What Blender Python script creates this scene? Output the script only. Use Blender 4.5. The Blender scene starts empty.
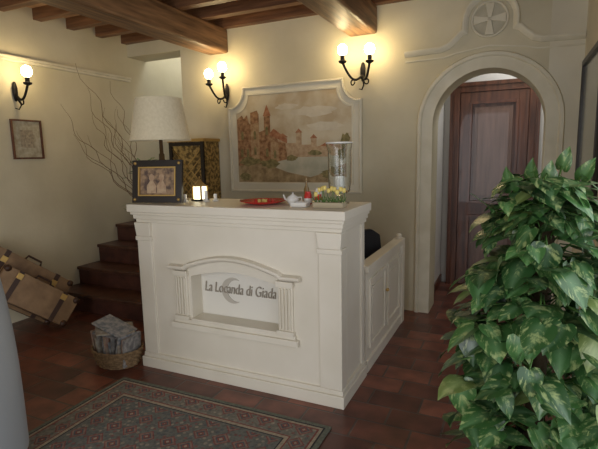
import bpy, bmesh, math, random
from mathutils import Matrix, Vector
random.seed(7)
scene=bpy.context.scene
scene.view_settings.view_transform='Standard'
# ------------------------------------------------------------ camera
F=465.; H=1.48
cd=bpy.data.cameras.new('camera'); cam=bpy.data.objects.new('camera',cd); scene.collection.objects.link(cam)
cd.lens=F/598*36; cd.clip_start=.05
Mc=Matrix.Rotation(math.radians(25),3,'Z')@Matrix.Rotation(math.radians(90-8.5),3,'X')@Matrix.Rotation(math.radians(-1.2),3,'Z')
cam.matrix_world=Matrix.Translation((0,0,H))@Mc.to_4x4()
scene.camera=cam
# ------------------------------------------------------------ materials
def mat(name,col,rough=.6,metal=0.,col2=None,nscale=4.,ndetail=4.,lo=.35,hi=.65,bump=0.,bscale=40.,coat=0.,emit=None,es=0.,trans=0.,ior=1.45):
    m=bpy.data.materials.new(name); m.use_nodes=True
    nt=m.node_tree; b=nt.nodes['Principled BSDF']
    b.inputs['Base Color'].default_value=(*col,1); b.inputs['Roughness'].default_value=rough
    b.inputs['Metallic'].default_value=metal; b.inputs['Coat Weight'].default_value=coat
    b.inputs['Transmission Weight'].default_value=trans; b.inputs['IOR'].default_value=ior
    tc=nt.nodes.new('ShaderNodeTexCoord')
    if col2 is not None:
        n=nt.nodes.new('ShaderNodeTexNoise'); n.inputs['Scale'].default_value=nscale; n.inputs['Detail'].default_value=ndetail
        r=nt.nodes.new('ShaderNodeValToRGB'); r.color_ramp.elements[0].position=lo; r.color_ramp.elements[1].position=hi
        r.color_ramp.elements[0].color=(*col,1); r.color_ramp.elements[1].color=(*col2,1)
        nt.links.new(tc.outputs['Object'],n.inputs['Vector']); nt.links.new(n.outputs['Fac'],r.inputs['Fac'])
        nt.links.new(r.outputs['Color'],b.inputs['Base Color'])
    if bump>0:
        n2=nt.nodes.new('ShaderNodeTexNoise'); n2.inputs['Scale'].default_value=bscale; n2.inputs['Detail'].default_value=3
        bp=nt.nodes.new('ShaderNodeBump'); bp.inputs['Strength'].default_value=bump; bp.inputs['Distance'].default_value=.01
        nt.links.new(tc.outputs['Object'],n2.inputs['Vector']); nt.links.new(n2.outputs['Fac'],bp.inputs['Height'])
        nt.links.new(bp.outputs['Normal'],b.inputs['Normal'])
    if emit is not None:
        b.inputs['Emission Color'].default_value=(*emit,1); b.inputs['Emission Strength'].default_value=es
    return m
def woodmat(name,c1,c2,scale=(2,20,20),rough=.5,coat=0.):
    m=mat(name,c1,rough,coat=coat); nt=m.node_tree; b=nt.nodes['Principled BSDF']
    tc=nt.nodes.new('ShaderNodeTexCoord'); mp=nt.nodes.new('ShaderNodeMapping'); mp.inputs['Scale'].default_value=scale
    n=nt.nodes.new('ShaderNodeTexNoise'); n.inputs['Scale'].default_value=1.; n.inputs['Detail'].default_value=6
    r=nt.nodes.new('ShaderNodeValToRGB'); r.color_ramp.elements[0].position=.35; r.color_ramp.elements[1].position=.68
    r.color_ramp.elements[0].color=(*c1,1); r.color_ramp.elements[1].color=(*c2,1)
    nt.links.new(tc.outputs['Object'],mp.inputs['Vector']); nt.links.new(mp.outputs['Vector'],n.inputs['Vector'])
    nt.links.new(n.outputs['Fac'],r.inputs['Fac']); nt.links.new(r.outputs['Color'],b.inputs['Base Color'])
    bp=nt.nodes.new('ShaderNodeBump'); bp.inputs['Strength'].default_value=.3; bp.inputs['Distance'].default_value=.01
    nt.links.new(n.outputs['Fac'],bp.inputs['Height']); nt.links.new(bp.outputs['Normal'],b.inputs['Normal'])
    return m
plaster=mat('plaster_ochre',(.53,.47,.32),.85,col2=(.63,.57,.41),nscale=1.6,bump=.15,bscale=25)
plaster_pale=mat('plaster_pale',(.62,.57,.44),.85,col2=(.70,.65,.51),nscale=2,bump=.1,bscale=25)
plaster_white=mat('plaster_white',(.66,.64,.60),.85,col2=(.72,.70,.65),nscale=2)
mould=mat('moulding_cream',(.61,.56,.42),.7,col2=(.69,.64,.50),nscale=6)
cream=mat('counter_cream_paint',(.70,.645,.525),.42,col2=(.76,.705,.59),nscale=3)
white=mat('niche_white',(.76,.73,.65),.45)
beamw=woodmat('beam_wood',(.10,.05,.022),(.28,.15,.07),(30,2.5,30))
joistw=woodmat('joist_wood',(.10,.045,.02),(.23,.11,.05),(2.5,30,30))
plankm=mat('ceiling_terracotta',(.34,.19,.10),.8,col2=(.46,.29,.17),nscale=9)
doorw=woodmat('door_mahogany',(.06,.02,.010),(.155,.055,.028),(25,25,2),.35,coat=.2)
doorp=woodmat('door_panel_wood',(.12,.065,.045),(.20,.115,.085),(25,25,2),.4,coat=.2)
iron=mat('black_iron',(.015,.013,.012),.5,metal=.7)
bulbm=mat('lit_bulb',(1,.9,.7),.3,emit=(1,.78,.43),es=46)
cand=mat('candle_sleeve',(.7,.6,.35),.5)
gold=mat('gold_paint',(.5,.32,.1),.4,metal=.6)
dark=mat('dark_lacquer',(.02,.014,.01),.35)
glass=mat('clear_glass',(.95,.97,.96),.03,trans=1.,ior=1.3)
red=mat('red_glaze',(.55,.03,.02),.2)
ceram=mat('white_ceramic',(.8,.78,.72),.2)
yel=mat('yellow_petal',(.75,.60,.18),.5)
grn=mat('stem_green',(.07,.16,.03),.5)
olive=mat('olive_leaf',(.12,.19,.05),.6)
# ------------------------------------------------------------ builder
class B:
    def __init__(s,name): s.name=name; s.bm=bmesh.new(); s.mats=[]; s.T=Matrix.Identity(4)
    def mi(s,m):
        if m not in s.mats: s.mats.append(m)
        return s.mats.index(m)
    def v(s,p): return s.bm.verts.new(s.T@Vector(p))
    def f(s,vs,m,smooth=False):
        try: fc=s.bm.faces.new(vs)
        except ValueError: return None
        fc.material_index=s.mi(m); fc.smooth=smooth; return fc
    def box(s,x0,x1,y0,y1,z0,z1,m):
        c=[s.v((x,y,z)) for z in (z0,z1) for y in (y0,y1) for x in (x0,x1)]
        for q in ((0,2,3,1),(4,5,7,6),(0,1,5,4),(2,6,7,3),(0,4,6,2),(1,3,7,5)): s.f([c[i] for i in q],m)
        return s
    def prism(s,pts,y0,y1,m,smooth=False):
        a=[s.v((x,y0,z)) for x,z in pts]; b=[s.v((x,y1,z)) for x,z in pts]; n=len(pts)
        s.f(a,m); s.f(b[::-1],m)
        for i in range(n): s.f([a[i],b[i],b[(i+1)%n],a[(i+1)%n]],m,smooth)
    def lathe(s,c,prof,m,n=24,sx=1,sy=1):
        rings=[]
        for r,z in prof:
            if r<1e-5: rings.append([s.v((c[0],c[1],c[2]+z))])
            else: rings.append([s.v((c[0]+sx*r*math.cos(2*math.pi*i/n),c[1]+sy*r*math.sin(2*math.pi*i/n),c[2]+z)) for i in range(n)])
        for a,b in zip(rings,rings[1:]):
            for i in range(n):
                j=(i+1)%n
                if len(a)==1 and len(b)==1: continue
                if len(a)==1: s.f([a[0],b[j],b[i]],m,True)
                elif len(b)==1: s.f([a[i],a[j],b[0]],m,True)
                else: s.f([a[i],a[j],b[j],b[i]],m,True)
    def sphere(s,c,r,m,n=14,sz=1.):
        s.lathe(c,[(r*math.sin(math.pi*k/n),-r*sz*math.cos(math.pi*k/n)) for k in range(n+1)],m,n+6)
    def tube(s,pts,r,m,n=6,closed=False,r2=None):
        pts=[Vector(p) for p in pts]; N=len(pts); rings=[]; up=Vector((.13,.21,.97))
        for i,p in enumerate(pts):
            if closed: t=(pts[(i+1)%N]-pts[i-1])
            else: t=(pts[min(i+1,N-1)]-pts[max(i-1,0)])
            t=t.normalized() if t.length>1e-9 else Vector((0,0,1))
            a=up-t*up.dot(t)
            if a.length<.05: a=Vector((1,0,0))-t*t.x
            a.normalize(); b=t.cross(a); up=a
            rr=r if r2 is None else r+(r2-r)*i/(N-1)
            rings.append([s.v(p+(a*math.cos(2*math.pi*k/n)+b*math.sin(2*math.pi*k/n))*rr) for k in range(n)])
        rg=list(zip(rings,rings[1:]))
        if closed: rg.append((rings[-1],rings[0]))
        for a,b in rg:
            for k in range(n): s.f([a[k],a[(k+1)%n],b[(k+1)%n],b[k]],m,True)
        if not closed: s.f(rings[0][::-1],m); s.f(rings[-1],m)
    def done(s,bevel=0.,parent=None,origin=True,recalc=True):
        bm=s.bm
        if recalc: bmesh.ops.recalc_face_normals(bm,faces=bm.faces[:])
        for e in bm.edges:
            if len(e.link_faces)==2 and e.calc_face_angle(0)>math.radians(42): e.smooth=False
        off=Vector((0,0,0))
        if origin and len(bm.verts):
            xs=[v.co.x for v in bm.verts]; ys=[v.co.y for v in bm.verts]; zs=[v.co.z for v in bm.verts]
            off=Vector(((min(xs)+max(xs))/2,(min(ys)+max(ys))/2,min(zs)))
            for v in bm.verts: v.co-=off
        me=bpy.data.meshes.new(s.name); bm.to_mesh(me); bm.free()
        for m in s.mats: me.materials.append(m)
        o=bpy.data.objects.new(s.name,me); scene.collection.objects.link(o); o.location=off
        if bevel>0:
            md=o.modifiers.new('bevel','BEVEL'); md.width=bevel; md.segments=2; md.limit_method='ANGLE'; md.angle_limit=math.radians(40)
        if parent: o.parent=parent; o.location=off-parent.location
        return o
XL,XR,YB,YR=-4.15,.44,4.28,-1.5
# ------------------------------------------------------------ floor
fm=bpy.data.materials.new('terracotta_tiles'); fm.use_nodes=True; nt=fm.node_tree; pb=nt.nodes['Principled BSDF']
tc=nt.nodes.new('ShaderNodeTexCoord'); br=nt.nodes.new('ShaderNodeTexBrick')
br.inputs['Scale'].default_value=1; br.inputs['Brick Width'].default_value=.30; br.inputs['Row Height'].default_value=.18
br.inputs['Mortar Size'].default_value=.007; br.inputs['Mortar Smooth'].default_value=.3; br.inputs['Bias'].default_value=0
br.inputs['Color1'].default_value=(.10,.028,.018,1); br.inputs['Color2'].default_value=(.29,.095,.055,1); br.inputs['Mortar'].default_value=(.10,.07,.055,1)
nz=nt.nodes.new('ShaderNodeTexNoise'); nz.inputs['Scale'].default_value=7; nz.inputs['Detail'].default_value=8
mx=nt.nodes.new('ShaderNodeMix'); mx.data_type='RGBA'; mx.blend_type='MULTIPLY'; mx.inputs['Factor'].default_value=.85
rp=nt.nodes.new('ShaderNodeValToRGB'); rp.color_ramp.elements[0].position=.32; rp.color_ramp.elements[0].color=(.35,.35,.35,1); rp.color_ramp.elements[1].position=.68
nt.links.new(tc.outputs['Object'],br.inputs['Vector']); nt.links.new(tc.outputs['Object'],nz.inputs['Vector'])
nt.links.new(nz.outputs['Fac'],rp.inputs['Fac']); nt.links.new(br.outputs['Color'],mx.inputs['A']); nt.links.new(rp.outputs['Color'],mx.inputs['B'])
nt.links.new(mx.outputs['Result'],pb.inputs['Base Color']); pb.inputs['Roughness'].default_value=.32
bp=nt.nodes.new('ShaderNodeBump'); bp.inputs['Strength'].default_value=.5; bp.inputs['Distance'].default_value=.004; bp.invert=True
nt.links.new(br.outputs['Fac'],bp.inputs['Height']); nt.links.new(bp.outputs['Normal'],pb.inputs['Normal'])
b=B('floor'); b.box(XL-.3,2.2,YR-.3,5.7,-.1,0,fm); b.done(origin=False)
# ------------------------------------------------------------ walls
CT=3.0
b=B('wall_left'); b.box(XL-.25,XL,YR-.25,5.75,-.1,4.3,plaster); b.done(origin=False)
ax,ar,asz=-.24,.44,1.717
b=B('wall_back')
b.box(-3.385,ax-ar,YB,YB+.3,0,CT,plaster); b.box(ax+ar,XR+.25,YB,YB+.3,0,CT,plaster_pale)
b.box(XL,-3.385,YB,YB+.3,2.64,4.3,plaster)
N=28
for i in range(N):
    t0=math.pi*(1-i/N); t1=math.pi*(1-(i+1)/N)
    x0,z0=ax+ar*math.cos(t0),asz+ar*math.sin(t0); x1,z1=ax+ar*math.cos(t1),asz+ar*math.sin(t1)
    b.prism([(x0,z0),(x1,z1),(x1,CT),(x0,CT)],YB,YB+.3,plaster)
b.done(origin=False)
b=B('wall_right'); b.box(XR,XR+.25,2.9,YB,0,CT,plaster_pale); b.box(XR,XR+.25,-.9,2.9,2.35,CT,plaster_pale); b.box(XR,XR+.25,YR-.25,-.9,0,CT,plaster_pale); b.done(origin=False)
b=B('wall_rear'); b.box(XL,-3.1,YR-.25,YR,0,CT,plaster); b.box(-.2,XR,YR-.25,YR,0,CT,plaster); b.box(-3.1,-.2,YR-.25,YR,2.4,CT,plaster); b.done(origin=False)
b=B('wall_stairwell'); b.box(-3.385,-3.2,YB+.3,5.6,0,4.3,plaster_white); b.box(XL,-3.2,5.5,5.7,0,4.3,plaster_white); b.box(XL,-3.2,YB,5.7,4.3,4.4,plaster_white); b.box(-3.385,-3.2,YB+.01,YB+.3,CT,4.3,plaster_white);b.done(origin=False)
b=B('wall_hall'); b.box(-.95,-.74,YB+.3,5.45,0,2.8,plaster_white); b.box(.5,.7,YB+.3,5.45,0,2.8,plaster_white); b.box(-.95,.7,5.42,5.62,0,2.8,plaster_white); b.box(-.95,.7,YB+.3,5.62,2.8,2.9,plaster_white); b.done(origin=False)
b=B('baseboard_hall'); b.box(-.74,-.725,YB+.3,5.42,0,.09,doorw); b.done(origin=False)
b=B('ceiling')
b.box(XL,XR,YR,YB,2.88,2.98,plankm)
y=-1.2
while y<YB-.05:
    b.box(XL,XR,y,y+.085,2.78,2.88,joistw); y+=.36
b.done(origin=False)
for i,(x0,x1) in enumerate(((-3.0,-2.76),(-1.44,-1.18))):
    b=B('ceiling_beam'); b.box(x0,x1,YR,YB,2.54,2.78,beamw); b.done(bevel=.02)
b=B('trim_left_cornice'); b.box(XL,XL+.03,YR,YB,2.36,2.385,mould); b.box(XL,XL+.045,YR,YB,2.385,2.41,mould); b.done(bevel=.006)
def sweep(b,path,prof,m,y=YB,closed=False):
    n=len(path); rings=[]
    for i,(x,z) in enumerate(path):
        pa=path[i-1] if (i>0 or closed) else path[i]; pn=path[(i+1)%n] if (i<n-1 or closed) else path[i]
        d1=Vector((x-pa[0],z-pa[1])); d2=Vector((pn[0]-x,pn[1]-z))
        if d1.length<1e-6: d1=d2
        if d2.length<1e-6: d2=d1
        d1.normalize(); d2.normalize(); n1=Vector((-d1.y,d1.x)); n2=Vector((-d2.y,d2.x)); nn=n1+n2
        nn.normalize(); k=1/max(.4,nn.dot(n1))
        rings.append([b.v((x+nn.x*o*k,y-p,z+nn.y*o*k)) for o,p in prof])
    rg=list(zip(rings,rings[1:]))
    if closed: rg.append((rings[-1],rings[0]))
    for a,c in rg:
        for j in range(len(prof)-1): b.f([a[j],a[j+1],c[j+1],c[j]],m)
    if not closed:
        b.f(rings[0],m); b.f(rings[-1][::-1],m)
b=B('trim_arch')
path=[(ax-ar-.001,0)]+[(ax+ar*math.cos(math.pi*(1-i/32)),asz+ar*math.sin(math.pi*(1-i/32))) for i in range(33)]+[(ax+ar,0)]
sweep(b,path,[(0,-.002),(0,.018),(.09,.018),(.10,.032),(.125,.032),(.135,0)],mould)
b.done(origin=False)
b=B('trim_cornice')
prof=[(-.022,-.002),(-.022,.012),(-.004,.028),(.012,.036),(.024,.036),(.03,.0)]
L=[(-.93,2.33),(-.62,2.34),(-.56,2.36),(-.50,2.41),(-.46,2.45),(-.43,2.46),(-.43,2.52)]
for k in range(0,13):
    t=math.pi*(1-k/12); L.append((ax+.19*math.cos(t),2.54+.19*math.sin(t)))
R=[(2*ax-x,z) for x,z in L[:7]][::-1]; R=[(min(x,XR-.004),z) for x,z in R]
sweep(b,L+R,prof,mould)
L2=[(-.93,2.27),(-.60,2.275),(-.50,2.30),(ax,2.335)]; R2=[(min(2*ax-x,XR-.004),z) for x,z in L2[:-1]][::-1]
sweep(b,L2+R2,[(-.006,-.002),(-.006,.01),(.006,.01),(.006,0)],mould)
b.done(origin=False)
b=B('cross_medallion')
c=(ax-.005,2.54)
circ=[(c[0]+.135*math.cos(2*math.pi*k/32),c[1]+.135*math.sin(2*math.pi*k/32)) for k in range(32)]
medg=mat('medallion_recess',(.44,.40,.29),.85,col2=(.52,.48,.36),nscale=12)
b.prism(circ,YB-.008,YB-.001,medg)
b.tube([(x,YB-.01,z) for x,z in circ],.011,mould,8,closed=True)
for s in range(4):
    a=math.pi/2*s; ca,sa=math.cos(a),math.sin(a)
    pts=[(-.012,.0),(.012,.0),(.036,.122),(-.036,.122)]
    b.prism([(c[0]+x*ca-z*sa,c[1]+x*sa+z*ca) for x,z in pts],YB-.022,YB-.007,mould)
b.done(bevel=.003)
# ------------------------------------------------------------ door
b=B('door_1'); y=5.42
b.box(-.66,-.57,y-.06,y-.001,0,2.19,doorw); b.box(.10,.19,y-.06,y-.001,0,2.19,doorw); b.box(-.57,.10,y-.06,y-.001,2.10,2.19,doorw)
b.box(-.67,-.63,y-.075,y-.06,0,2.2,doorw); b.box(.16,.20,y-.075,y-.06,0,2.2,doorw); b.box(-.67,.2,y-.075,y-.06,2.16,2.2,doorw)
b.box(-.57,.10,y-.03,y-.001,.01,2.10,doorw)
b.box(-.565,-.47,y-.05,y-.03,.01,2.095,doorw); b.box(.0,.095,y-.05,y-.03,.01,2.095,doorw)
for z0,z1 in ((.01,.16),(.80,.92),(2.0,2.095)): b.box(-.47,.0,y-.05,y-.03,z0,z1,doorw)
for z0,z1 in ((.16,.80),(.92,2.0)):
    b.box(-.42,-.05,y-.052,y-.03,z0+.06,z1-.06,doorp)
    b.box(-.39,-.08,y-.064,y-.03,z0+.09,z1-.09,doorp)
    for q in ((-.475,-.445,z0,z1),(-.025,.005,z0,z1),(-.445,-.025,z0,z0+.03),(-.445,-.025,z1-.03,z1)): b.box(q[0],q[1],y-.072,y-.03,q[2],q[3],doorw)
b.lathe((.05,y-.06,1.0),[(0,-.03),(.012,-.03),(.018,-.01),(.018,.02),(0,.03)],gold,12); b.tube([(.05,y-.05,1.0),(.05,y-.1,1.0),(-.05,y-.1,1.0)],.008,gold,8)
b.done(bevel=.005)
# ------------------------------------------------------------ stairs
stm=mat('stair_terracotta',(.05,.017,.011),.5,col2=(.10,.036,.022),nscale=8)
nos=mat('stair_nosing',(.10,.042,.024),.35,col2=(.055,.022,.013),nscale=14)
b=B('staircase')
for i in range(7):
    y0=3.08+.28*i; z=.185*(i+1); xr=-2.98 if i<1 else (-3.12 if y0<3.9 else -3.39)
    y1=5.49 if i==6 else y0+.28
    b.box(XL+.002,xr,y0,y1,0,z-.035,stm)
    b.box(XL+.002,xr+(.0 if xr<-3.3 else .01),y0-.02,y1,z-.035,z,nos)
b.done(bevel=.008)
# ------------------------------------------------------------ reception counter
b=B('reception_counter')
xa,xb,yf,yk=-2.35,-.88,2.42,2.86
nx0,nx1,nz0=-1.93,-1.28,.40
K=14
b.box(xa,xb,2.541,yk,.10,1.05,cream)
b.box(xa-.03,xb+.03,yf-.03,yk,0,.075,cream); b.box(xa-.018,xb+.02,yf-.018,yk,.075,.105,cream)
for z0,z1,o in ((1.045,1.07,.015),(1.07,1.10,.03),(1.10,1.12,.045),(1.12,1.172,.062)):
    b.box(xa-o*.8,xb+o*.7+.008,yf-o*.9,yk+.02,z0,z1,cream)
for x0,x1 in ((xb-.125,xb+.014),(xa-.012,xa+.11)):
    b.box(x0,x1,yf-.014,yf+.075,.105,.92,cream); b.box(x0-.008,x1+.006,yf-.022,yf+.08,.92,.95,cream)
    b.prism([(x0+.004,.95),(x1-.001,.95),(x1+.006,1.045),(x0-.012,1.045)],yf-.024,yf+.08,cream)
b.box(xb-.01,xb+.012,yk-.06,yk,.105,1.045,cream)
b.box(-2.09,-1.14,yf-.035,yf+.001,.335,.375,cream); b.box(-2.07,-1.16,yf-.022,yf+.001,.375,.40,cream)
for x0 in (-2.055,-1.275):
    x1=x0+.10
    b.box(x0,x1,yf-.012,yf+.001,.40,.72,cream)
    b.box(x0-.008,x1+.008,yf-.03,yf+.001,.40,.425,cream); b.box(x0-.008,x1+.008,yf-.03,yf+.001,.70,.735,cream)
    for k in range(4): b.box(x0+.012+k*.022,x0+.022+k*.022,yf-.024,yf-.005,.43,.69,cream)
top=[(-2.09,.74),(-1.96,.74),(-1.93,.76)]+[(-1.93+.65*i/14,.76+.065*math.sin(math.pi*i/14)) for i in range(1,14)]+[(-1.28,.76),(-1.25,.74),(-1.12,.74)]
sweep(b,top,[(0,0),(0,.03),(.012,.045),(.028,.045),(.034,0)],cream,y=yf)
b.box(nx0,nx1,yf-.02,2.53,nz0-.004,nz0+.012,cream)
b.box(xa+.02,-.97,yk,3.2,.70,.74,cream); b.box(xa+.02,xa+.05,yk,3.2,0,.70,cream)
ctr=b.done(bevel=.004)
b=B('front_panel')
b.box(xa,nx0,yf,2.54,.10,1.05,cream); b.box(nx1,xb,yf,2.54,.10,1.05,cream); b.box(nx0,nx1,yf,2.54,.10,nz0,cream)
b.prism([(nx0,1.05)]+[(nx0+(nx1-nx0)*i/K,.70+.05*math.sin(math.pi*i/K)) for i in range(K+1)]+[(nx1,1.05)],yf,2.54,cream)
b.box(nx0,nx1,2.533,2.5405,nz0,.76,white)
b.done(parent=ctr)
silver=mat('sign_grey_paint',(.33,.29,.235),.55)
def text(body,size,loc,m,parent,shear=0.,ext=.003,sx=1.):
    cu=bpy.data.curves.new('sign_text','FONT'); cu.body=body; cu.size=size; cu.extrude=ext; cu.shear=shear; cu.align_x='CENTER'; cu.offset=-.0006
    o=bpy.data.objects.new('tmp',cu); scene.collection.objects.link(o)
    bpy.context.view_layer.update()
    me=bpy.data.meshes.new_from_object(o.evaluated_get(bpy.context.evaluated_depsgraph_get())); bpy.data.objects.remove(o)
    me.materials.clear(); me.materials.append(m)
    t=bpy.data.objects.new('sign_lettering',me); scene.collection.objects.link(t); t.parent=parent
    t.rotation_euler=(math.pi/2,0,0); t.scale=(sx,1.15,1); t.location=Vector(loc)-parent.location
    return t
text('La Locanda di Giada',.088,(-1.625,2.524,.575),silver,ctr,.2,sx=.77)
b=B('sign_moon'); mm=mat('moon_grey_paint',(.50,.46,.39),.55); mc=(-1.675,.595); rws=[]
for k in range(29):
    a=math.radians(54.8+250.4*k/28); i_=math.radians(74.7+210.6*k/28)
    o2=(mc[0]+.088*math.cos(a),mc[1]+.088*math.sin(a)); n2=(mc[0]+.031+.0745*math.cos(i_),mc[1]+.0745*math.sin(i_))
    rws.append([b.v((p[0],yy,p[1])) for yy in (2.527,2.532) for p in (o2,n2)])
for r0,r1 in zip(rws,rws[1:]):
    for q in ((0,1),(1,3),(3,2),(2,0)): b.f([r0[q[0]],r0[q[1]],r1[q[1]],r1[q[0]]],mm)
b.f([rws[0][i] for i in (0,2,3,1)],mm); b.f([rws[-1][i] for i in (0,1,3,2)],mm)
b.done(parent=ctr)
# ------------------------------------------------------------ gate
b=B('counter_gate'); gx0,gx1=-.915,-.87
b.box(gx0,gx1,2.90,3.90,.06,.70,cream); b.box(gx0-.02,gx1+.02,2.89,3.92,.70,.745,cream); b.box(gx0-.01,gx1+.015,2.89,3.92,0,.08,cream)
for y0,y1 in ((2.96,3.38),(3.45,3.86)):
    for q in ((y0,y0+.03,.15,.64),(y1-.03,y1,.15,.64),(y0+.03,y1-.03,.15,.18),(y0+.03,y1-.03,.61,.64)): b.box(gx1,gx1+.015,q[0],q[1],q[2],q[3],cream)
    b.box(gx1,gx1+.008,y0+.07,y1-.07,.22,.57,cream)
b.box(gx0-.02,gx1+.02,3.91,4.0,0,.75,cream); b.lathe(((gx0+gx1)/2,3.955,.75),[(.03,0),(.035,.008),(.02,.014),(.026,.028),(.018,.04),(0,.045)],cream,14)
b.sphere((gx1+.03,3.36,.46),.014,gold,8); b.tube([(gx1+.01,3.36,.46),(gx1+.03,3.36,.46)],.005,gold,6)
b.done(bevel=.004)
fab=mat('dark_fabric',(.015,.015,.018),.8)
b=B('office_chair'); cx,cy=-1.3,3.62
for k in range(5):
    t=2*math.pi*k/5+.3; b.tube([(cx,cy,.10),(cx+.26*math.cos(t),cy+.26*math.sin(t),.06)],.018,dark,8); b.sphere((cx+.26*math.cos(t),cy+.26*math.sin(t),.03),.03,dark,8)
b.tube([(cx,cy,.08),(cx,cy,.44)],.03,dark,10)
b.lathe((cx,cy,.44),[(0,0),(.2,0),(.235,.02),(.235,.06),(.2,.085),(0,.09)],fab,24)
b.T=Matrix.Translation((cx,cy,0))@Matrix.Rotation(math.radians(235),4,'Z')
b.tube([(0,.2,.46),(0,.27,.55),(0,.26,.68)],.018,dark,8)
b.prism([(-.2,.56),(.2,.56),(.22,.68),(.2,.83),(.12,.88),(-.12,.88),(-.2,.83),(-.22,.68)],.21,.26,fab)
b.T=Matrix.Identity(4); b.done(bevel=.015)
# ------------------------------------------------------------ rug
rx0,rx1,ry0,ry1=-2.36,-.85,.25,2.19
rm=bpy.data.materials.new('oriental_rug'); rm.use_nodes=True; nt=rm.node_tree; pb=nt.nodes['Principled BSDF']; pb.inputs['Roughness'].default_value=.95
tc=nt.nodes.new('ShaderNodeTexCoord'); sp=nt.nodes.new('ShaderNodeSeparateXYZ'); nt.links.new(tc.outputs['Object'],sp.inputs[0])
def mth(op,a,c=None):
    n=nt.nodes.new('ShaderNodeMath'); n.operation=op
    for i,q in enumerate((a,c)):
        if q is None: continue
        if isinstance(q,(int,float)): n.inputs[i].default_value=q
        else: nt.links.new(q,n.inputs[i])
    return n.outputs[0]
hx,hy=(rx1-rx0)/2,(ry1-ry0)/2
d=mth('MINIMUM',mth('SUBTRACT',hx,mth('ABSOLUTE',sp.outputs[0])),mth('SUBTRACT',hy,mth('ABSOLUTE',sp.outputs[1])))
def ramp(fac,els,const=True):
    r=nt.nodes.new('ShaderNodeValToRGB'); r.color_ramp.interpolation='CONSTANT' if const else 'LINEAR'
    while len(r.color_ramp.elements)<len(els): r.color_ramp.elements.new(.5)
    for e,(p,c) in zip(r.color_ramp.elements,els): e.position=p; e.color=(*c,1)
    nt.links.new(fac,r.inputs['Fac']); return r.outputs['Color']
G=(.13,.135,.10); Dk=(.025,.025,.028); Rd=(.19,.05,.04); Bg=(.30,.245,.17); Bl=(.06,.075,.08); Pk=(.21,.125,.095)
base=ramp(mth('MULTIPLY',d,2.),[(0,G),(.05,Dk),(.07,Bg),(.10,Rd),(.12,(.16,.145,.115)),(.33,Rd),(.345,Bg),(.385,Dk),(.40,(.12,.118,.10))])
vo=nt.nodes.new('ShaderNodeTexVoronoi'); vo.distance='MANHATTAN'; vo.inputs['Scale'].default_value=8.; vo.inputs['Randomness'].default_value=.12
nt.links.new(tc.outputs['Object'],vo.inputs['Vector'])
mot=ramp(vo.outputs['Distance'],[(0,Bg),(.10,Rd),(.2,Bl),(.28,Pk),(.38,Rd)])
inb=mth('MAXIMUM',mth('MULTIPLY',mth('GREATER_THAN',d,.06),mth('LESS_THAN',d,.16)),mth('GREATER_THAN',d,.215))
vo2=nt.nodes.new('ShaderNodeTexVoronoi'); vo2.inputs['Scale'].default_value=30; vo2.inputs['Randomness'].default_value=.6; nt.links.new(tc.outputs['Object'],vo2.inputs['Vector'])
fine=mth('MULTIPLY',mth('LESS_THAN',vo2.outputs['Distance'],.32),.6)
fac=mth('MULTIPLY',mth('LESS_THAN',vo.outputs['Distance'],.45),mth('MULTIPLY',inb,.9))
mxa=nt.nodes.new('ShaderNodeMix'); mxa.data_type='RGBA'; nt.links.new(mth('MULTIPLY',fine,inb),mxa.inputs['Factor']); nt.links.new(base,mxa.inputs['A']); nt.links.new(ramp(vo2.outputs['Color'],[(0,Rd),(.35,Bg),(.6,Bl)]),mxa.inputs['B'])
mx=nt.nodes.new('ShaderNodeMix'); mx.data_type='RGBA'; nt.links.new(fac,mx.inputs['Factor']); nt.links.new(mxa.outputs['Result'],mx.inputs['A']); nt.links.new(mot,mx.inputs['B'])
n3=nt.nodes.new('ShaderNodeTexNoise'); n3.inputs['Scale'].default_value=60; nt.links.new(tc.outputs['Object'],n3.inputs['Vector'])
mx2=nt.nodes.new('ShaderNodeMix'); mx2.data_type='RGBA'; mx2.blend_type='OVERLAY'; mx2.inputs['Factor'].default_value=.6
nt.links.new(mx.outputs['Result'],mx2.inputs['A']); nt.links.new(n3.outputs['Fac'],mx2.inputs['B']); nt.links.new(mx2.outputs['Result'],pb.inputs['Base Color'])
b=B('oriental_rug'); b.box(rx0,rx1,ry0,ry1,0,.012,rm); b.done(bevel=.004)
# ------------------------------------------------------------ mural
paint_sky=mat('mural_sky',(.47,.36,.22),.8,col2=(.58,.50,.35),nscale=4.5,lo=.4,hi=.6)
paint_br=mat('mural_castle',(.19,.085,.035),.8,col2=(.44,.25,.12),nscale=26)
paint_mid=mat('mural_castle_shade',(.32,.18,.085),.8,col2=(.50,.34,.18),nscale=26)
paint_lt=mat('mural_far_town',(.38,.24,.13),.8,col2=(.52,.38,.23),nscale=25)
paint_gr=mat('mural_ground',(.22,.15,.07),.8,col2=(.44,.32,.17),nscale=14)
paint_wt=mat('mural_water',(.38,.36,.26),.8,col2=(.54,.49,.36),nscale=6)
tree=mat('mural_foliage',(.14,.12,.045),.8,col2=(.30,.24,.10),nscale=30)
roof=mat('mural_roof',(.30,.11,.05),.8,col2=(.44,.21,.10),nscale=30)
b=B('town_mural'); YM=YB-.004
def concave(x0,x1,z0,z1,r):
    P=[(x0,z0),(x1,z0),(x1,z1-r-.05),(x1-.03,z1-r-.05)]
    P+=[(x1-.03-r*math.sin(math.radians(a)), z1-r*math.cos(math.radians(a))-.05+.05*(a/90)) for a in range(0,91,15)]
    Q=[(x0+x1-x,z) for x,z in P[2:]][::-1]
    return P+Q
out=concave(-2.76,-1.345,1.13,2.16,.15)
b.prism(out,YM-.01,YM,plaster_pale)
sweep(b,out,[(0,-.0),(0,.024),(-.012,.03),(-.026,.022),(-.026,0)],mould,y=YM,closed=True)
inn=concave(-2.69,-1.415,1.20,2.10,.12)
b.prism(inn,YM-.0125,YM-.005,paint_sky)
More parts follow.
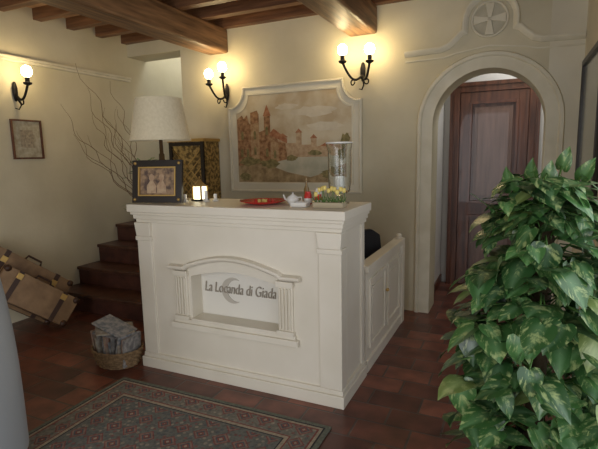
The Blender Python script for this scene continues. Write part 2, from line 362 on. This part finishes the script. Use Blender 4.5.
sweep(b,inn,[(.004,.01),(.004,.018),(-.010,.018),(-.012,.01)],mould,y=YM,closed=True)
def flat(pts,m,k): b.prism(pts,YM-.0125-.0006*k,YM-.012,m)
cloud=mat('mural_cloud',(.55,.47,.34),.8,col2=(.64,.57,.43),nscale=8)
def blob(cx,cz,rx,rz,m,k,j=.25,n=18):
    flat([(min(-1.432,max(-2.675,cx+rx*(1+random.uniform(-j,j))*math.cos(2*math.pi*i/n))),max(1.212,cz+rz*(1+random.uniform(-j,j))*math.sin(2*math.pi*i/n))) for i in range(n)],m,k)
blob(-1.8,1.90,.24,.05,cloud,1); blob(-1.7,1.75,.2,.04,cloud,1); blob(-2.1,1.96,.12,.03,cloud,1)
flat([(-2.68,1.21),(-1.43,1.21),(-1.43,1.47),(-1.7,1.50),(-2.1,1.47),(-2.68,1.52)],paint_wt,1)
flat([(-2.68,1.21),(-1.43,1.21),(-1.43,1.37),(-1.6,1.33),(-1.85,1.26),(-2.1,1.31),(-2.3,1.38),(-2.68,1.45)],paint_gr,2)
flat([(-2.3,1.46),(-2.3,1.60),(-2.2,1.60),(-2.2,1.66),(-2.1,1.66),(-2.1,1.60),(-2.0,1.60),(-2.0,1.70),(-1.94,1.70),(-1.94,1.58),(-1.84,1.58),(-1.84,1.64),(-1.78,1.64),(-1.78,1.56),(-1.6,1.57),(-1.43,1.58),(-1.43,1.46)],paint_lt,2)
for x0,x1,z0 in ((-2.21,-2.09,1.66),(-2.01,-1.93,1.70),(-1.85,-1.77,1.64),(-1.75,-1.6,1.56)): flat([(x0,z0),(x1,z0),((x0+x1)/2,z0+.04)],roof,3)
flat([(-2.68,1.38),(-2.68,1.86),(-2.62,1.90),(-2.60,1.86),(-2.56,1.90),(-2.54,1.82),(-2.52,1.80),(-2.52,1.92),(-2.44,1.94),(-2.42,1.90),(-2.42,1.72),(-2.36,1.74),(-2.36,1.88),(-2.325,1.99),(-2.29,1.88),(-2.29,1.70),(-2.22,1.68),(-2.20,1.62),(-2.12,1.60),(-2.10,1.44),(-2.3,1.40)],paint_br,3)
flat([(-2.52,1.44),(-2.52,1.80),(-2.42,1.82),(-2.42,1.44)],paint_mid,4); flat([(-2.29,1.43),(-2.29,1.66),(-2.2,1.60),(-2.2,1.43)],paint_mid,4)
flat([(-2.37,1.88),(-2.325,1.99),(-2.28,1.88)],roof,5); flat([(-2.31,1.69),(-2.10,1.60),(-2.10,1.64),(-2.25,1.75)],roof,5)
for x0,z0 in ((-2.63,1.5),(-2.56,1.5),(-2.47,1.52),(-2.33,1.5),(-2.24,1.48),(-2.62,1.68),(-2.47,1.68),(-2.33,1.72)):
    flat([(x0-.014,z0-.03),(x0+.014,z0-.03),(x0+.014,z0+.04),(x0,z0+.06),(x0-.014,z0+.04)],tree,5)
for x0,z0,rx,rz in ((-2.55,1.42,.13,.045),(-2.3,1.40,.12,.04),(-1.50,1.48,.065,.06),(-1.48,1.60,.045,.08),(-1.8,1.5,.07,.025),(-2.05,1.45,.06,.03),(-1.6,1.29,.15,.04),(-2.6,1.27,.07,.04)): blob(x0,z0,rx,rz,tree,5)
b.done()
# ------------------------------------------------------------ sconces
def sconce(loc,rot,bulbs):
    b=B('wall_sconce'); b.T=Matrix.Translation(loc)@Matrix.Rotation(rot,4,'Z')
    b.lathe((0,0,0),[(0,-.09),(.014,-.08),(.024,-.03),(.026,.03),(.014,.08),(0,.09)],iron,12,1,.55)
    for dx,dy,dz in bulbs:
        P=[]
        for k in range(13):
            t=k/12; P.append((dx*t,-.01+dy*t,-.03-.07*math.sin(math.pi*t)+(dz-.08)*t*t+.03*t))
        b.tube(P,.011,iron,8); e=Vector(P[-1])
        b.lathe(e,[(0,-.02),(.010,-.012),(.034,.0),(.038,.014),(.022,.018),(.019,.02),(.019,.06),(0,.06)],iron,14)
        b.lathe(e,[(0,.06),(.014,.06),(.014,.075),(0,.075)],cand,10)
        b.sphere((e.x,e.y,e.z+.11),.044,bulbm,12,1.15)
        S=[]
        for k in range(16):
            a=k/15*1.6*math.pi; rr=.038*(1-k/15*.75)
            S.append((dx*.55-rr*math.cos(a)*(1 if dx>=0 else -1)*(.7),dy*.5-.2*rr*math.cos(a),-.10-rr*math.sin(a)+.01))
        b.tube(S,.0065,iron,6)
    b.tube([(0,-.012,-.05),(.02,-.04,-.12),(0,-.03,-.16),(-.03,-.02,-.15)],.009,iron,6,r2=.004)
    return b.done()
sconce((-2.79,YB-.016,2.15),0,[(-.11,-.15,.14),(.07,-.17,.19)])
sconce((-1.31,YB-.016,2.22),0,[(-.14,-.15,.15),(.11,-.15,.13)])
sconce((XL+.016,2.86,2.10),math.radians(90),[(.0,-.17,.13)])
# ------------------------------------------------------------ small wall picture
pp=mat('print_paper',(.5,.45,.33),.7,col2=(.35,.3,.2),nscale=25)
b=B('framed_print'); x=XL+.001
b.box(x,x+.006,2.80,3.07,1.51,1.84,pp)
for q in ((2.785,2.80,1.495,1.855),(3.07,3.085,1.495,1.855),(2.80,3.07,1.495,1.51),(2.80,3.07,1.84,1.855)): b.box(x,x+.02,*q,doorw)
b.box(x+.006,x+.007,2.87,3.0,1.6,1.76,mat('print_ink',(.25,.2,.14),.7,col2=(.45,.38,.26),nscale=40)); b.done(bevel=.002)
b=B('wall_mirror'); x=XR-.001
b.box(x-.012,x,3.25,4.08,1.22,2.08,mat('mirror_glass',(.55,.58,.55),.15,metal=.6))
for q in ((3.21,3.25,1.18,2.12),(4.08,4.12,1.18,2.12),(3.25,4.08,1.18,1.22),(3.25,4.08,2.08,2.12)): b.box(x-.03,x,*q,dark)
b.done(bevel=.004)
# ------------------------------------------------------------ lattice cabinet
br1=mat('bronze_fabric',(.10,.06,.015),.5,metal=.2,col2=(.42,.28,.09),nscale=28,lo=.42,hi=.6)
b=B('lattice_cabinet'); x0,x1,y0,y1=-3.37,-2.93,3.98,4.27
b.box(x0,x1,y0+.02,y1,0,1.64,br1)
for q in ((x0,x0+.035),(x1-.035,x1)): b.box(q[0],q[1],y0,y0+.03,.05,1.64,dark)
for z in (.05,.8,1.6): b.box(x0+.035,x1-.035,y0,y0+.03,z,z+.035,dark)
b.box(x0-.01,x1+.02,y0-.01,y1,1.64,1.67,gold)
for k in range(-3,14):
    z=.84+k*.09
    for s in (1,-1):
        A=Vector((x0+.035,y0+.015,z if s>0 else z+.37)); C=Vector((x1-.035,y0+.015,z+.37 if s>0 else z))
        if min(A.z,C.z)>.83 and max(A.z,C.z)<1.61: b.tube([A,C],.006,gold,5)
b.done()
# ------------------------------------------------------------ items on the counter
Z=1.1735
shade=mat('linen_lampshade',(.66,.57,.38),.8,col2=(.72,.63,.44),nscale=60)
b=B('table_lamp'); c=(-2.285,2.62,Z)
b.lathe(c,[(0,0),(.075,0),(.08,.012),(.06,.022),(.03,.04),(.025,.06),(.055,.11),(.075,.17),(.06,.23),(.028,.28),(.02,.30),(.02,.33),(.014,.34),(.012,.46),(0,.46)],mat('lamp_base_brass',(.09,.05,.02),.3,metal=.5),24)
b.lathe(c,[(.208,.425),(.212,.427),(.205,.45),(.155,.715),(.151,.715),(.20,.44),(.208,.425)],shade,40)
for k in range(3):
    t=2*math.pi*k/3; b.tube([(c[0],c[1],Z+.66),(c[0]+.157*math.cos(t),c[1]+.157*math.sin(t),Z+.67)],.003,iron,5)
b.tube([(c[0],c[1],Z+.45),(c[0],c[1],Z+.68)],.005,iron,6); b.done()
b=B('photo_frame'); b.T=Matrix.Translation((-2.21,2.46,Z+.004))@Matrix.Rotation(math.radians(12),4,'Z')@Matrix.Rotation(math.radians(-8),4,'X')
w,h=.185,.29
b.box(-w+.05,w-.05,.0,.012,.05,h-.05,mat('old_photo_print',(.34,.22,.12),.5,col2=(.09,.055,.04),nscale=24,lo=.4,hi=.6))
for q in ((-w,-w+.045,.0,h),(w-.045,w,.0,h),(-w+.045,w-.045,0,.045),(-w+.045,w-.045,h-.045,h)): b.box(q[0],q[1],-.012,.014,q[2],q[3],dark)
for q in ((-w+.045,-w+.055,.045,h-.045),(w-.055,w-.045,.045,h-.045),(-w+.055,w-.055,.045,.055),(-w+.055,w-.055,h-.055,h-.045)): b.box(q[0],q[1],-.016,.0,q[2],q[3],gold)
for xx in (-w+.022,w-.022):
    for zz in (.022,h-.022): b.sphere((xx,-.012,zz),.011,gold,8)
b.box(-.02,.02,.012,.02,.0,.22,dark)
sk=mat('photo_figures',(.36,.22,.13),.6,col2=(.5,.36,.22),nscale=30)
for fx in (-.045,.03):
    b.lathe((fx,-.001,.065),[(0,0),(.034,0),(.036,.05),(.012,.085),(.02,.10),(.02,.12),(0,.135)],sk,12,1,.05)
b.T=Matrix.Identity(4); b.done(bevel=.003)
b=B('candle_lantern'); c=(-2.03,2.70,Z)
lg=mat('lantern_glass_lit',(.9,.88,.75),.3,col2=(.6,.65,.45),nscale=30,emit=(1,.9,.62),es=3)
b.box(c[0]-.045,c[0]+.045,c[1]-.045,c[1]+.045,Z,Z+.012,iron)
b.box(c[0]-.033,c[0]+.033,c[1]-.033,c[1]+.033,Z+.012,Z+.10,lg)
for sx in (-1,1):
    for sy in (-1,1): b.box(c[0]+sx*.036-.005,c[0]+sx*.036+.005,c[1]+sy*.036-.005,c[1]+sy*.036+.005,Z+.012,Z+.105,gold)
b.lathe((c[0],c[1],Z+.102),[(0,0),(.06,0),(.055,.01),(.025,.03),(.012,.045),(.008,.05),(0,.052)],gold,4)
b.tube([(c[0]+.014*math.cos(k*math.pi/5),c[1],Z+.165+.014*math.sin(k*math.pi/5)) for k in range(10)],.0025,iron,5,closed=True); b.done()
for i,(x,y,h) in enumerate(((-2.10,2.62,.05),(-1.95,2.66,.075),(-1.90,2.70,.05))):
    b=B('white_candle'); b.lathe((x,y,Z),[(0,0),(.024,0),(.026,.006),(.014,.012),(.012,.014),(.012,h),(0,h+.001)],ceram,14); b.tube([(x,y,Z+h),(x,y,Z+h+.008)],.001,dark,4); b.done()
b=B('red_platter'); c=(-1.46,2.60,Z)
b.lathe(c,[(0,.002),(.07,0),(.09,.004),(.15,.022),(.153,.026),(.148,.026),(.09,.010),(0,.008)],red,36)
for k in range(14):
    t=random.random()*6.28; r=random.random()*.07; b.sphere((c[0]+r*math.cos(t),c[1]+r*math.sin(t),Z+.02),.013,random.choice([red,red,yel,gold]),6)
b.done()
b=B('teapot'); c=(-1.26,2.62,Z)
b.lathe(c,[(0,0),(.022,0),(.036,.015),(.04,.032),(.032,.05),(.016,.058),(.014,.062),(.004,.066),(.006,.074),(0,.078)],ceram,20)
b.tube([(c[0]-.034,c[1],Z+.025),(c[0]-.055,c[1],Z+.035),(c[0]-.066,c[1],Z+.06)],.008,ceram,8,r2=.005)
b.tube([(c[0]+.034,c[1],Z+.045),(c[0]+.058,c[1],Z+.048),(c[0]+.06,c[1],Z+.025),(c[0]+.036,c[1],Z+.015)],.004,ceram,6); b.done()
b=B('oil_bottle'); c=(-1.21,2.72,Z)
b.lathe(c,[(0,0),(.018,0),(.018,.09),(.007,.115),(.007,.145),(.010,.147),(.010,.158),(0,.158)],mat('amber_bottle',(.22,.14,.05),.1),14); b.done()
for i,(x,y,m,h) in enumerate(((-1.165,2.64,red,.07),(-1.12,2.70,ceram,.085),(-1.09,2.63,red,.055))):
    b=B('candle_jar'); b.lathe((x,y,Z),[(0,0),(.02,0),(.024,.01),(.024,h-.01),(.018,h),(.018,h+.012),(0,h+.012)],m,16); b.lathe((x,y,Z),[(.0245,.012),(.0248,.03),(.0245,h-.03)],ceram,16); b.done()
b=B('stationery_tray'); b.box(-1.22,-1.12,2.50,2.57,Z,Z+.008,ceram)
for q in ((-1.22,-1.215,2.5,2.57),(-1.125,-1.12,2.5,2.57),(-1.215,-1.125,2.5,2.505),(-1.215,-1.125,2.565,2.57)): b.box(*q,Z+.008,Z+.025,ceram)
b.done()
b=B('hurricane_vase'); c=(-1.0,2.76,Z)
b.lathe(c,[(0,0),(.06,0),(.062,.008),(.02,.02),(.018,.05),(.05,.065),(.066,.08),(.070,.12),(.072,.32),(.083,.375),(.079,.375),(.068,.32),(.066,.12),(.058,.085),(0,.075)],glass,32)
b.tube([(c[0]+.081*math.cos(2*math.pi*k/32),c[1]+.081*math.sin(2*math.pi*k/32),Z+.376) for k in range(32)],.005,ceram,6,closed=True)
b.lathe(c,[(0,.078),(.03,.078),(.03,.17),(0,.172)],ceram,16); b.done()
b=B('yellow_tulip_planter')
b.box(-1.07,-.885,2.49,2.56,Z,Z+.03,mat('planter_box',(.45,.38,.25),.6))
for k in range(10):
    x=-1.06+.165*k/9; yy=2.525+random.uniform(-.022,.022); h=random.uniform(.05,.10)
    b.tube([(x,yy,Z+.03),(x+random.uniform(-.01,.01),yy,Z+h)],.0022,grn,5)
    b.lathe((x,yy,Z+h),[(0,-.002),(.009,.003),(.013,.013),(.010,.024),(.014,.028),(0,.018)],yel,8)
    for s in (-1,1): b.tube([(x,yy,Z+.03),(x+s*.012,yy-.01,Z+.05),(x+s*.020,yy-.016,Z+.065)],.004,grn,4,r2=.001)
b.done()
# ------------------------------------------------------------ vase with branches
b=B('branch_vase'); c=(-3.5,3.78,.556)
b.lathe(c,[(0,0),(.06,0),(.075,.02),(.09,.12),(.085,.22),(.05,.30),(.045,.34),(.06,.37),(.05,.36),(.035,.33),(0,.30)],mat('vase_glaze',(.25,.22,.13),.3,col2=(.12,.13,.07),nscale=9),24)
bw=mat('willow_bark',(.16,.09,.04),.7)
for k in range(12):
    p=Vector((c[0],c[1],.85)); dr=Vector((random.uniform(-.75,.12),random.uniform(-.4,.25),1.0)).normalized(); P=[p.copy()]
    n=random.randint(14,23); ph=random.random()*6
    for i in range(n):
        q=p+dr*.075+Vector((.03*math.sin(i*1.25+ph),.02*math.cos(i*1.1+ph),0)); dr=(dr+Vector((-.015,0,-.012))).normalized()
        q.x=max(q.x,XL+.06); p=p+dr*.075; p.x=max(p.x,XL+.06); q.y=min(q.y,YB+.5); P.append(q)
    b.tube(P,.005,bw,5,r2=.0013)
    if k%2==0:
        s0=P[len(P)//2]; d2=Vector((random.uniform(-.8,.1),random.uniform(-.3,.3),.7)).normalized(); PP=[s0]
        for i in range(7): PP.append(s0+d2*.06*(i+1)+Vector((.02*math.sin(i*1.4+ph),.01,0)))
        for q in PP: q.x=max(q.x,XL+.05)
        b.tube(PP,.0028,bw,4,r2=.001)
for k in range(150):
    t=random.random()*6.28; r=random.uniform(.02,.17); z=.88+random.uniform(0,.60)
    P=Vector((c[0]-.10*random.random()+r*math.cos(t),c[1]+r*math.sin(t),z)); d3=Vector((math.cos(t),math.sin(t),random.uniform(-.5,.6))).normalized()*.08; s3=Vector((-math.sin(t),math.cos(t),.2))*.022
    b.f([b.v(P),b.v(P+d3*.5+s3),b.v(P+d3),b.v(P+d3*.5-s3)],olive)
b.done(recalc=False)
# ------------------------------------------------------------ magazine basket
wick=mat('wicker',(.14,.085,.04),.7,col2=(.28,.18,.09),nscale=50)
b=B('magazine_basket'); c=(-2.585,2.36,0)
for k in range(8):
    z=.012+k*.016; r=.14+.005*k
    b.tube([(c[0]+1.1*(r+.004*(1 if (i+k)%2 else -1))*math.cos(2*math.pi*i/36),c[1]+.85*(r+.004*(1 if (i+k)%2 else -1))*math.sin(2*math.pi*i/36),z) for i in range(36)],.0095,wick,6,closed=True)
b.lathe(c,[(0,.004),(.135,.004),(.17,.125)],wick,30,1.08,.82)
papers=[mat('newsprint_%d'%i,cc,.8,col2=c2,nscale=35) for i,(cc,c2) in enumerate((((.36,.34,.31),(.16,.15,.15)),((.30,.16,.12),(.4,.32,.24)),((.16,.18,.2),(.4,.38,.36)),((.42,.38,.30),(.25,.2,.16))))]
for k in range(13):
    xx=-.13+.022*k; a=random.uniform(-22,22); h=random.uniform(.15,.24); w=random.uniform(.07,.11)
    b.T=Matrix.Translation((c[0]+xx,c[1]+random.uniform(-.01,.02),.02))@Matrix.Rotation(math.radians(random.uniform(-16,16)),4,'Y')@Matrix.Rotation(math.radians(a*.5),4,'Z')
    b.box(-.007,.007,-w,w,0,h,random.choice(papers))
for tz,ay,az,m in ((.235,16,25,0),(.255,12,50,3),(.272,20,5,2)):
    b.T=Matrix.Translation((c[0]-.01,c[1],tz))@Matrix.Rotation(math.radians(ay),4,'Y')@Matrix.Rotation(math.radians(az),4,'Z')
    b.box(-.13,.13,-.09,.09,0,.010,papers[m])
b.T=Matrix.Identity(4); b.done()
# ------------------------------------------------------------ suitcases
lea=mat('tan_leather',(.19,.11,.05),.5,col2=(.28,.17,.08),nscale=10); leb=mat('strap_leather',(.05,.022,.011),.5)
def suitcase(T,w,h,t):
    b=B('suitcase'); b.T=T
    b.box(-w/2,w/2,-t/2,t/2,0,h,lea)
    b.box(-w/2-.004,w/2+.004,-t*.06,t*.06,-.004,h+.004,leb)
    for x in (-w*.3,w*.3): b.box(x-.02,x+.02,-t/2-.005,t/2+.005,-.005,h+.005,leb); b.box(x-.025,x+.025,-t/2-.012,-t/2,h*.75,h*.75+.05,gold)
    for sx in (-1,1):
        for z in (0,h): b.sphere((sx*(w/2-.02),-t/2+.01,z+(-.02 if z else .02)),.03,leb,8)
    b.tube([(-.07,0,h),(-.06,0,h+.04),(.06,0,h+.04),(.07,0,h)],.01,leb,8)
    o=b.done(bevel=.015); o.location.z=.002; return o
suitcase(Matrix.Translation((-3.74,2.47,.14))@Matrix.Rotation(math.radians(62),4,'Z')@Matrix.Rotation(math.radians(38),4,'Y')@Matrix.Rotation(math.radians(-14),4,'X'),.66,.26,.14)
suitcase(Matrix.Translation((-3.95,2.43,.16))@Matrix.Rotation(math.radians(66),4,'Z')@Matrix.Rotation(math.radians(38),4,'Y')@Matrix.Rotation(math.radians(-8),4,'X'),.76,.42,.13)
# ------------------------------------------------------------ grey tub chair
gp=mat('pale_grey_shell',(.34,.36,.37),.4)
b=B('tub_chair'); cx,cy=-2.40,1.10
n=30; rows=[]
for j in range(17):
    s=j/16; z=.06+(1.13-.06)*s; r=.36*(1-.20*s**3); row=[]
    for side in (0,1):
        rr=r-(.03 if side else 0)
        for i in range(n+1):
            a=math.radians(-120+240*(i/n))
            drop=1-.42*max(0,(abs(a)/math.radians(120)))**3*s
            row.append(b.v((cx+rr*math.cos(a)*.98,cy+rr*math.sin(a),.06+(z-.06)*drop)))
    rows.append(row)
for r0,r1 in zip(rows,rows[1:]):
    for i in range(n):
        b.f([r0[i],r0[i+1],r1[i+1],r1[i]],gp,True); k=n+1; b.f([r0[k+i+1],r0[k+i],r1[k+i],r1[k+i+1]],gp,True)
    b.f([r0[0],r1[0],r1[n+1],r0[n+1]],gp); b.f([r0[n],r0[2*n+1],r1[2*n+1],r1[n]],gp)
for i in range(n): b.f([rows[-1][i],rows[-1][i+1],rows[-1][n+2+i],rows[-1][n+1+i]],gp,True); b.f([rows[0][i+1],rows[0][i],rows[0][n+1+i],rows[0][n+2+i]],gp)
b.lathe((cx,cy,0),[(0,.30),(.30,.30),(.325,.33),(.325,.40),(.30,.43),(0,.44)],mat('seat_cushion',(.2,.2,.21),.8),28)
for k in range(4):
    t=math.pi/4+k*math.pi/2; b.tube([(cx+.2*math.cos(t),cy+.2*math.sin(t),.30),(cx+.22*math.cos(t),cy+.22*math.sin(t),.0125)],.018,dark,8)
o=b.done(); o.location.z=.0135
# ------------------------------------------------------------ pothos
lm=bpy.data.materials.new('pothos_leaf'); lm.use_nodes=True; nt=lm.node_tree; pb=nt.nodes['Principled BSDF']
at=nt.nodes.new('ShaderNodeAttribute'); at.attribute_name='leafcol'
at2=nt.nodes.new('ShaderNodeAttribute'); at2.attribute_name='leafuv'
mp=nt.nodes.new('ShaderNodeMapping'); mp.inputs['Scale'].default_value=(16,5,1)
nz=nt.nodes.new('ShaderNodeTexNoise'); nz.inputs['Scale'].default_value=.55; nz.inputs['Detail'].default_value=5; nz.inputs['Roughness'].default_value=.65
r=nt.nodes.new('ShaderNodeValToRGB'); r.color_ramp.elements[0].position=.53; r.color_ramp.elements[1].position=.64; r.color_ramp.elements[0].color=(0,0,0,1); r.color_ramp.elements[1].color=(.75,.75,.75,1)
mx=nt.nodes.new('ShaderNodeMix'); mx.data_type='RGBA'; mx.inputs['B'].default_value=(.38,.46,.19,1)
nt.links.new(at2.outputs['Vector'],mp.inputs['Vector']); nt.links.new(mp.outputs['Vector'],nz.inputs['Vector']); nt.links.new(nz.outputs['Fac'],r.inputs['Fac']); nt.links.new(r.outputs['Color'],mx.inputs['Factor'])
nt.links.new(at.outputs['Color'],mx.inputs['A']); nt.links.new(mx.outputs['Result'],pb.inputs['Base Color']); pb.inputs['Roughness'].default_value=.3
b=B('potted_pothos'); px,py=.11,1.98
terr=mat('plant_pot_terracotta',(.30,.11,.055),.7,col2=(.36,.15,.08),nscale=8)
b.lathe((px,py,0),[(0,0),(.13,0),(.175,.24),(.19,.24),(.19,.29),(.17,.29),(.165,.26),(0,.255)],terr,32)
b.lathe((px,py,0),[(0,.262),(.165,.262)],mat('potting_soil',(.03,.02,.012),.9),24)
b.lathe((px,py,.25),[(0,0),(.035,0),(.035,1.0),(0,1.01)],mat('moss_pole',(.05,.035,.015),.95,bump=.8,bscale=50),14)
lay=b.bm.loops.layers.float_color.new('leafcol'); layu=b.bm.loops.layers.float_color.new('leafuv')
ou=[(.0,-.0),(.18,-.13),(.37,-.09),(.48,.10),(.47,.33),(.38,.55),(.24,.76),(.10,.91),(0,1.02)]
mid=[0,.03,.09,.2,.36,.55,.74,.90,1.02]
def leaf(P,dirv,nrm,L,W,col):
    y=dirv.normalized(); x=y.cross(nrm).normalized(); z=x.cross(y)
    curl=random.uniform(.1,.5); fold=random.uniform(.1,.45); tw=random.uniform(-.25,.25); sd=random.uniform(0,60)
    uv={}
    def pt(u,v):
        zz=-curl*v*v+fold*abs(u)-.45*u*u+.03*math.sin(9*v)*abs(u)*2+tw*u*v
        vt=b.bm.verts.new(P+(x*(u*W+tw*.3*v*v)+y*v+z*zz)*L); uv[vt]=(abs(u)*.7+u*.3-v*.25+sd,v+sd,sd,1); return vt
    C=[pt(0,m) for m in mid]; rib=tuple(min(1,q*1.5+.04) for q in col)
    for s in (1,-1):
        E=[pt(s*o[0],o[1]) for o in ou[1:-1]]; Mm=[pt(s*o[0]*.5,(o[1]+m)/2) for o,m in zip(ou[1:-1],mid[1:-1])]
        n=len(E); qs=[[C[0],C[1],Mm[0]],[C[0],Mm[0],E[0]]]
        for i in range(n-1): qs.append([C[i+1],C[i+2],Mm[i+1],Mm[i]]); qs.append([Mm[i],Mm[i+1],E[i+1],E[i]])
        qs.append([C[n],C[n+1],Mm[n-1]]); qs.append([Mm[n-1],C[n+1],E[n-1]])
        cs=set(C)
        for q in qs:
            if s<0: q=q[::-1]
            f=b.f(q,lm,True)
            if f:
                for l in f.loops: l[lay]=(*(rib if l.vert in cs else col),1); l[layu]=uv[l.vert]
def Rz(z):
    pts=[(.15,.22),(.35,.28),(.6,.31),(.85,.27),(1.05,.21),(1.25,.17),(1.42,.10)]
    for (a,ra),(c_,rc) in zip(pts,pts[1:]):
        if z<=c_: return ra+(rc-ra)*max(0,(z-a)/(c_-a))
    return .06
for k in range(620):
    z=.14+1.24*(random.random()**.85); a=random.random()*6.283; R=Rz(z)*random.uniform(.5,1.10)
    P=Vector((px+R*math.cos(a),py+R*math.sin(a)*.95,z))
    o=Vector((math.cos(a),math.sin(a),0)); j=Vector((random.uniform(-.8,.8),random.uniform(-.8,.8),random.uniform(-.5,.6)))
    dv=o*.6+Vector((0,0,-.4))+j; nm=o*.6+Vector((0,0,.75))+j*.7
    L=random.uniform(.08,.145)*(1 if z<1.1 else .85)
    if P.x+.1>XR-.03: P.x=XR-.13
    g=random.random(); col=(.018+.045*g,.06+.105*g,.018+.025*g)
    if random.random()<.05: col=(.17,.24,.07)
    leaf(P,dv,nm,L,random.uniform(.8,1.05),col)
    if k%2==0: b.tube([(px,py,z-.06),(px+R*.5*math.cos(a),py+R*.5*math.sin(a),z+.02),P],.003,grn,4)
for k in range(5):
    t=k*1.3; b.tube([(px+.03*math.cos(t+q*.9),py+.03*math.sin(t+q*.9),.26+q*.15) for q in range(8)],.006,grn,6)
for sx,sy,sz,L in ((.045,0,1.42,.08),(-.12,-.02,1.34,.09),(.11,.02,1.38,.085),(-.05,.05,1.38,.08),(.0,-.05,1.36,.09)):
    b.tube([(px,py,1.2),(px+sx*.5,py+sy*.5,sz-.1),(px+sx,py+sy,sz)],.0035,grn,5); leaf(Vector((px+sx,py+sy,sz-.01)),Vector((sx*3,-.25,.8)),Vector((-.4,-.8,.3)),L,.75,(.05,.13,.03))
b.done(recalc=False)
# ------------------------------------------------------------ lights
def area(name,loc,rot,sx,sy,p,col):
    l=bpy.data.lights.new(name,'AREA'); l.shape='RECTANGLE'; l.size=sx; l.size_y=sy; l.energy=p; l.color=col
    o=bpy.data.objects.new(name,l); scene.collection.objects.link(o); o.location=loc; o.rotation_euler=rot
area('daylight_entrance',(-1.4,-1.9,1.3),(math.radians(90),0,0),2.4,2.2,64,(.98,.985,1))
area('daylight_side_door',(.85,.9,1.3),(math.radians(90),0,math.radians(90)),3.0,2.0,28,(.96,.975,1))
area('stairwell_window',(-3.75,5.2,3.9),(0,0,0),.6,.6,20,(.9,.95,1))
area('hall_fill',(0.1,4.95,2.7),(0,0,0),.6,.5,7,(.95,.97,1))  # fill light added under the hall ceiling to brighten the hall; no window there
w=bpy.data.worlds.new('world'); scene.world=w; w.use_nodes=True
w.node_tree.nodes['Background'].inputs[0].default_value=(.8,.87,1,1); w.node_tree.nodes['Background'].inputs[1].default_value=.55
